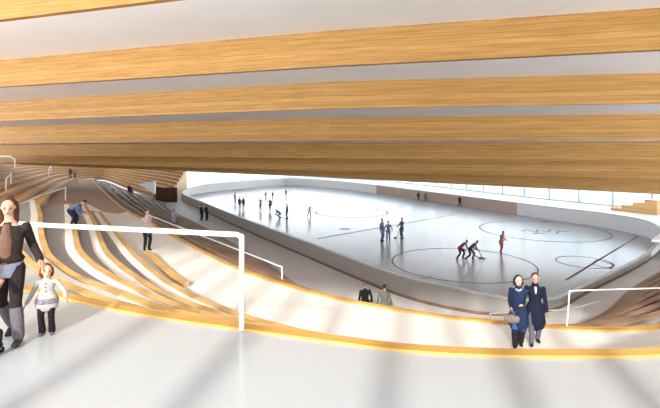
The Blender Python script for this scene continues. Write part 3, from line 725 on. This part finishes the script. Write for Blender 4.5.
# skaters: (column, feet row, height px, top, legs, facing, label, pose)
SK = [
 (235,203,10.5,(110,106,116),(96,92,100),1.2,'grey figure skating alone at the far left corner of the ice',{}),
 (239.5,209,12.3,(66,62,72),(72,66,76),2.8,'left one of a dark pair skating side by side at far left of the ice',{}),
 (243.3,209,12.3,(76,70,80),(70,64,74),2.8,'right one of a dark pair skating side by side at far left of the ice',{}),
 (260.5,210,12,(88,82,92),(66,62,72),-.4,'dark skater with one arm flung out, next to the upright skater',dict(handR=(-.34,-.05,.74), handL=(.22,-.1,.6), footL=(.12,-.06,.05), footR=(-.10,.08,.05))),
 (270,210.8,12.8,(80,76,86),(62,58,68),.2,'dark upright skater right of the one with the flung out arm',dict(handR=(-.2,-.05,.6), footL=(.05,-.08,.05), footR=(-.05,.1,.06))),
 (280,218.3,14,(82,78,86),(78,74,82),-1.1,'crouching grey skater in front of the tall dark figure',dict(lean=.85, drop=.16, footL=(.1,-.06,.05), footR=(-.1,.1,.05), handL=(.1,-.32,.22), handR=(-.1,-.32,.24))),
 (287,219,15.3,(58,58,66),(62,60,70),-1.2,'tall dark figure standing behind the crouching skater',{}),
 (309.5,216.5,11.5,(150,146,154),(140,136,146),.6,'pale grey skater on their own near the small left face-off circle',dict(lean=.25, handL=(.3,-.1,.66), handR=(-.3,-.1,.66), footR=(-.12,.16,.08), footL=(.06,-.05,.05))),
 (265.5,197.3,7.2,(88,86,96),(86,84,94),.8,'left one of two tiny dark skaters at the far end of the ice',dict(lean=.6, drop=.08, child=True)),
 (272.7,197.6,7.2,(96,94,104),(84,82,92),-.5,'right one of two tiny dark skaters at the far end of the ice',dict(lean=.4, drop=.05, child=True)),
 (286,196,7.2,(140,138,120),(136,134,134),.2,'tiny pale skater right of the two tiny dark ones at far end',dict(child=True)),
 (382,241.5,23.2,(118,128,156),(116,122,146),.9,'left one of the three skaters in blue grey chatting near mid ice',{}),
 (388.3,241.5,20.8,(108,120,152),(118,126,150),-.2,'middle one of the three skaters in blue grey chatting near mid ice',dict(handL=(.2,-.08,.56), handR=(-.2,-.06,.56))),
 (402,238.8,21.4,(96,100,118),(112,116,134),-1.0,'right one of the three skaters in blue grey, holding a stick',dict(handL=(.06,-.2,.5), handR=(-.06,-.22,.58))),
 (460,259,25,(126,62,78),(72,50,62),.7,'hockey player in dark red stooping for the face-off',dict(lean=.8, drop=.06, footL=(.16,-.02,.05), footR=(-.16,.04,.05), handL=(.1,-.34,.36), handR=(-.12,-.3,.42))),
 (470,260,25,(70,72,92),(78,74,90),.9,'hockey player in dark blue stooping for the face-off',dict(lean=.75, drop=.06, footL=(.12,-.06,.05), footR=(-.10,.14,.06), handL=(.06,-.34,.40), handR=(-.08,-.36,.48))),
 (501,253,23,(168,106,92),(160,92,92),.5,'skater in red and tan leaning into a turn on the right face-off ring',dict(lean=.3, footL=(.05,.08,.06), footR=(-.09,-.08,.05), handL=(.24,-.05,.58), handR=(-.06,-.2,.6))),
 (418.3,200.7,9.6,(70,58,56),(62,54,54),.2,'left one of two dark skaters close together by the far tan wall',dict(lean=.15)),
 (425.8,201.6,9.8,(116,92,82),(80,66,62),-.4,'right one of two skaters close together by the far tan wall',dict(handL=(.28,-.06,.7))),
 (459.7,206.9,11.4,(44,38,40),(50,42,44),.1,'dark skater alone in front of the far tan wall',dict(footL=(.11,-.02,.05), footR=(-.11,.03,.05), handL=(.2,-.05,.55), handR=(-.2,-.05,.55))),
]
skd = {}
for u, v, h_, tp_, lg, rz, lab, po in SK:
    l = at(u, v, ICE); Hh = h_*l.y/F
    skd[u] = person(lab, l, rz, Hh, tp_, lg, (60,48,46) if u not in (460,470) else (70,44,52), shoes=(50,48,54), group=None, skates=(v > 230), det=(1 if v > 230 else 0), **po)
def stk(lab, u, du, dv, key='wL'):
    t, J, H, _ = skd[u]; a = wpos(t, J[key], H); b = at(du, dv, ICE); stick(lab, a, b)
stk('hockey stick held by the right one of the three blue grey skaters', 402, 396.5, 238.5)
stk('hockey stick of the stooping player in dark red', 460, 479, 258.6)
stk('hockey stick of the stooping player in dark blue', 470, 483, 259.5)
stk('hockey stick of the crouching grey skater at far left', 280, 285.3, 218.6)


# ---------------------------------------------------------------- light, world, camera
su = bpy.data.lights.new('sun', 'SUN'); su.energy = 3.1; su.angle = math.radians(2.2); su.color = (1,.965,.90)
so = bpy.data.objects.new('sun', su); COL.objects.link(so)
so.rotation_euler = Vector((1.3,7.2,-3.4)).to_track_quat('-Z', 'Y').to_euler(); so.location = (-5,-20,20)
w = bpy.data.worlds.new('sky'); S.world = w; w.use_nodes = True
bg = w.node_tree.nodes['Background']
tc = w.node_tree.nodes.new('ShaderNodeTexCoord'); sp = w.node_tree.nodes.new('ShaderNodeSeparateXYZ'); rp = w.node_tree.nodes.new('ShaderNodeValToRGB')
w.node_tree.links.new(tc.outputs['Generated'], sp.inputs[0]); w.node_tree.links.new(sp.outputs['Z'], rp.inputs[0]); w.node_tree.links.new(rp.outputs[0], bg.inputs[0])
rp.color_ramp.elements[0].color = (.95,.97,1,1); rp.color_ramp.elements[1].color = (.72,.85,1,1); rp.color_ramp.elements[1].position = .6
mr = w.node_tree.nodes.new('ShaderNodeMapRange'); mr.inputs['From Min'].default_value = -.04; mr.inputs['From Max'].default_value = .04
mr.inputs['To Min'].default_value = 5.6; mr.inputs['To Max'].default_value = 2.4           # stronger glow added from below to brighten the ceiling, sky above
w.node_tree.links.new(sp.outputs['Z'], mr.inputs['Value']); w.node_tree.links.new(mr.outputs[0], bg.inputs[1])
cam = bpy.data.cameras.new('camera'); cam.sensor_width = 36; cam.lens = F/660*36; cam.shift_y = -(204-VH)/660
co = bpy.data.objects.new('camera', cam); COL.objects.link(co); co.location = (0,0,CZ); co.rotation_euler = (math.pi/2,0,0)
cam.clip_end = 3000
S.camera = co
S.view_settings.view_transform = 'Standard'; S.view_settings.look = 'None'; S.view_settings.gamma = 1; S.view_settings.exposure = 1.05
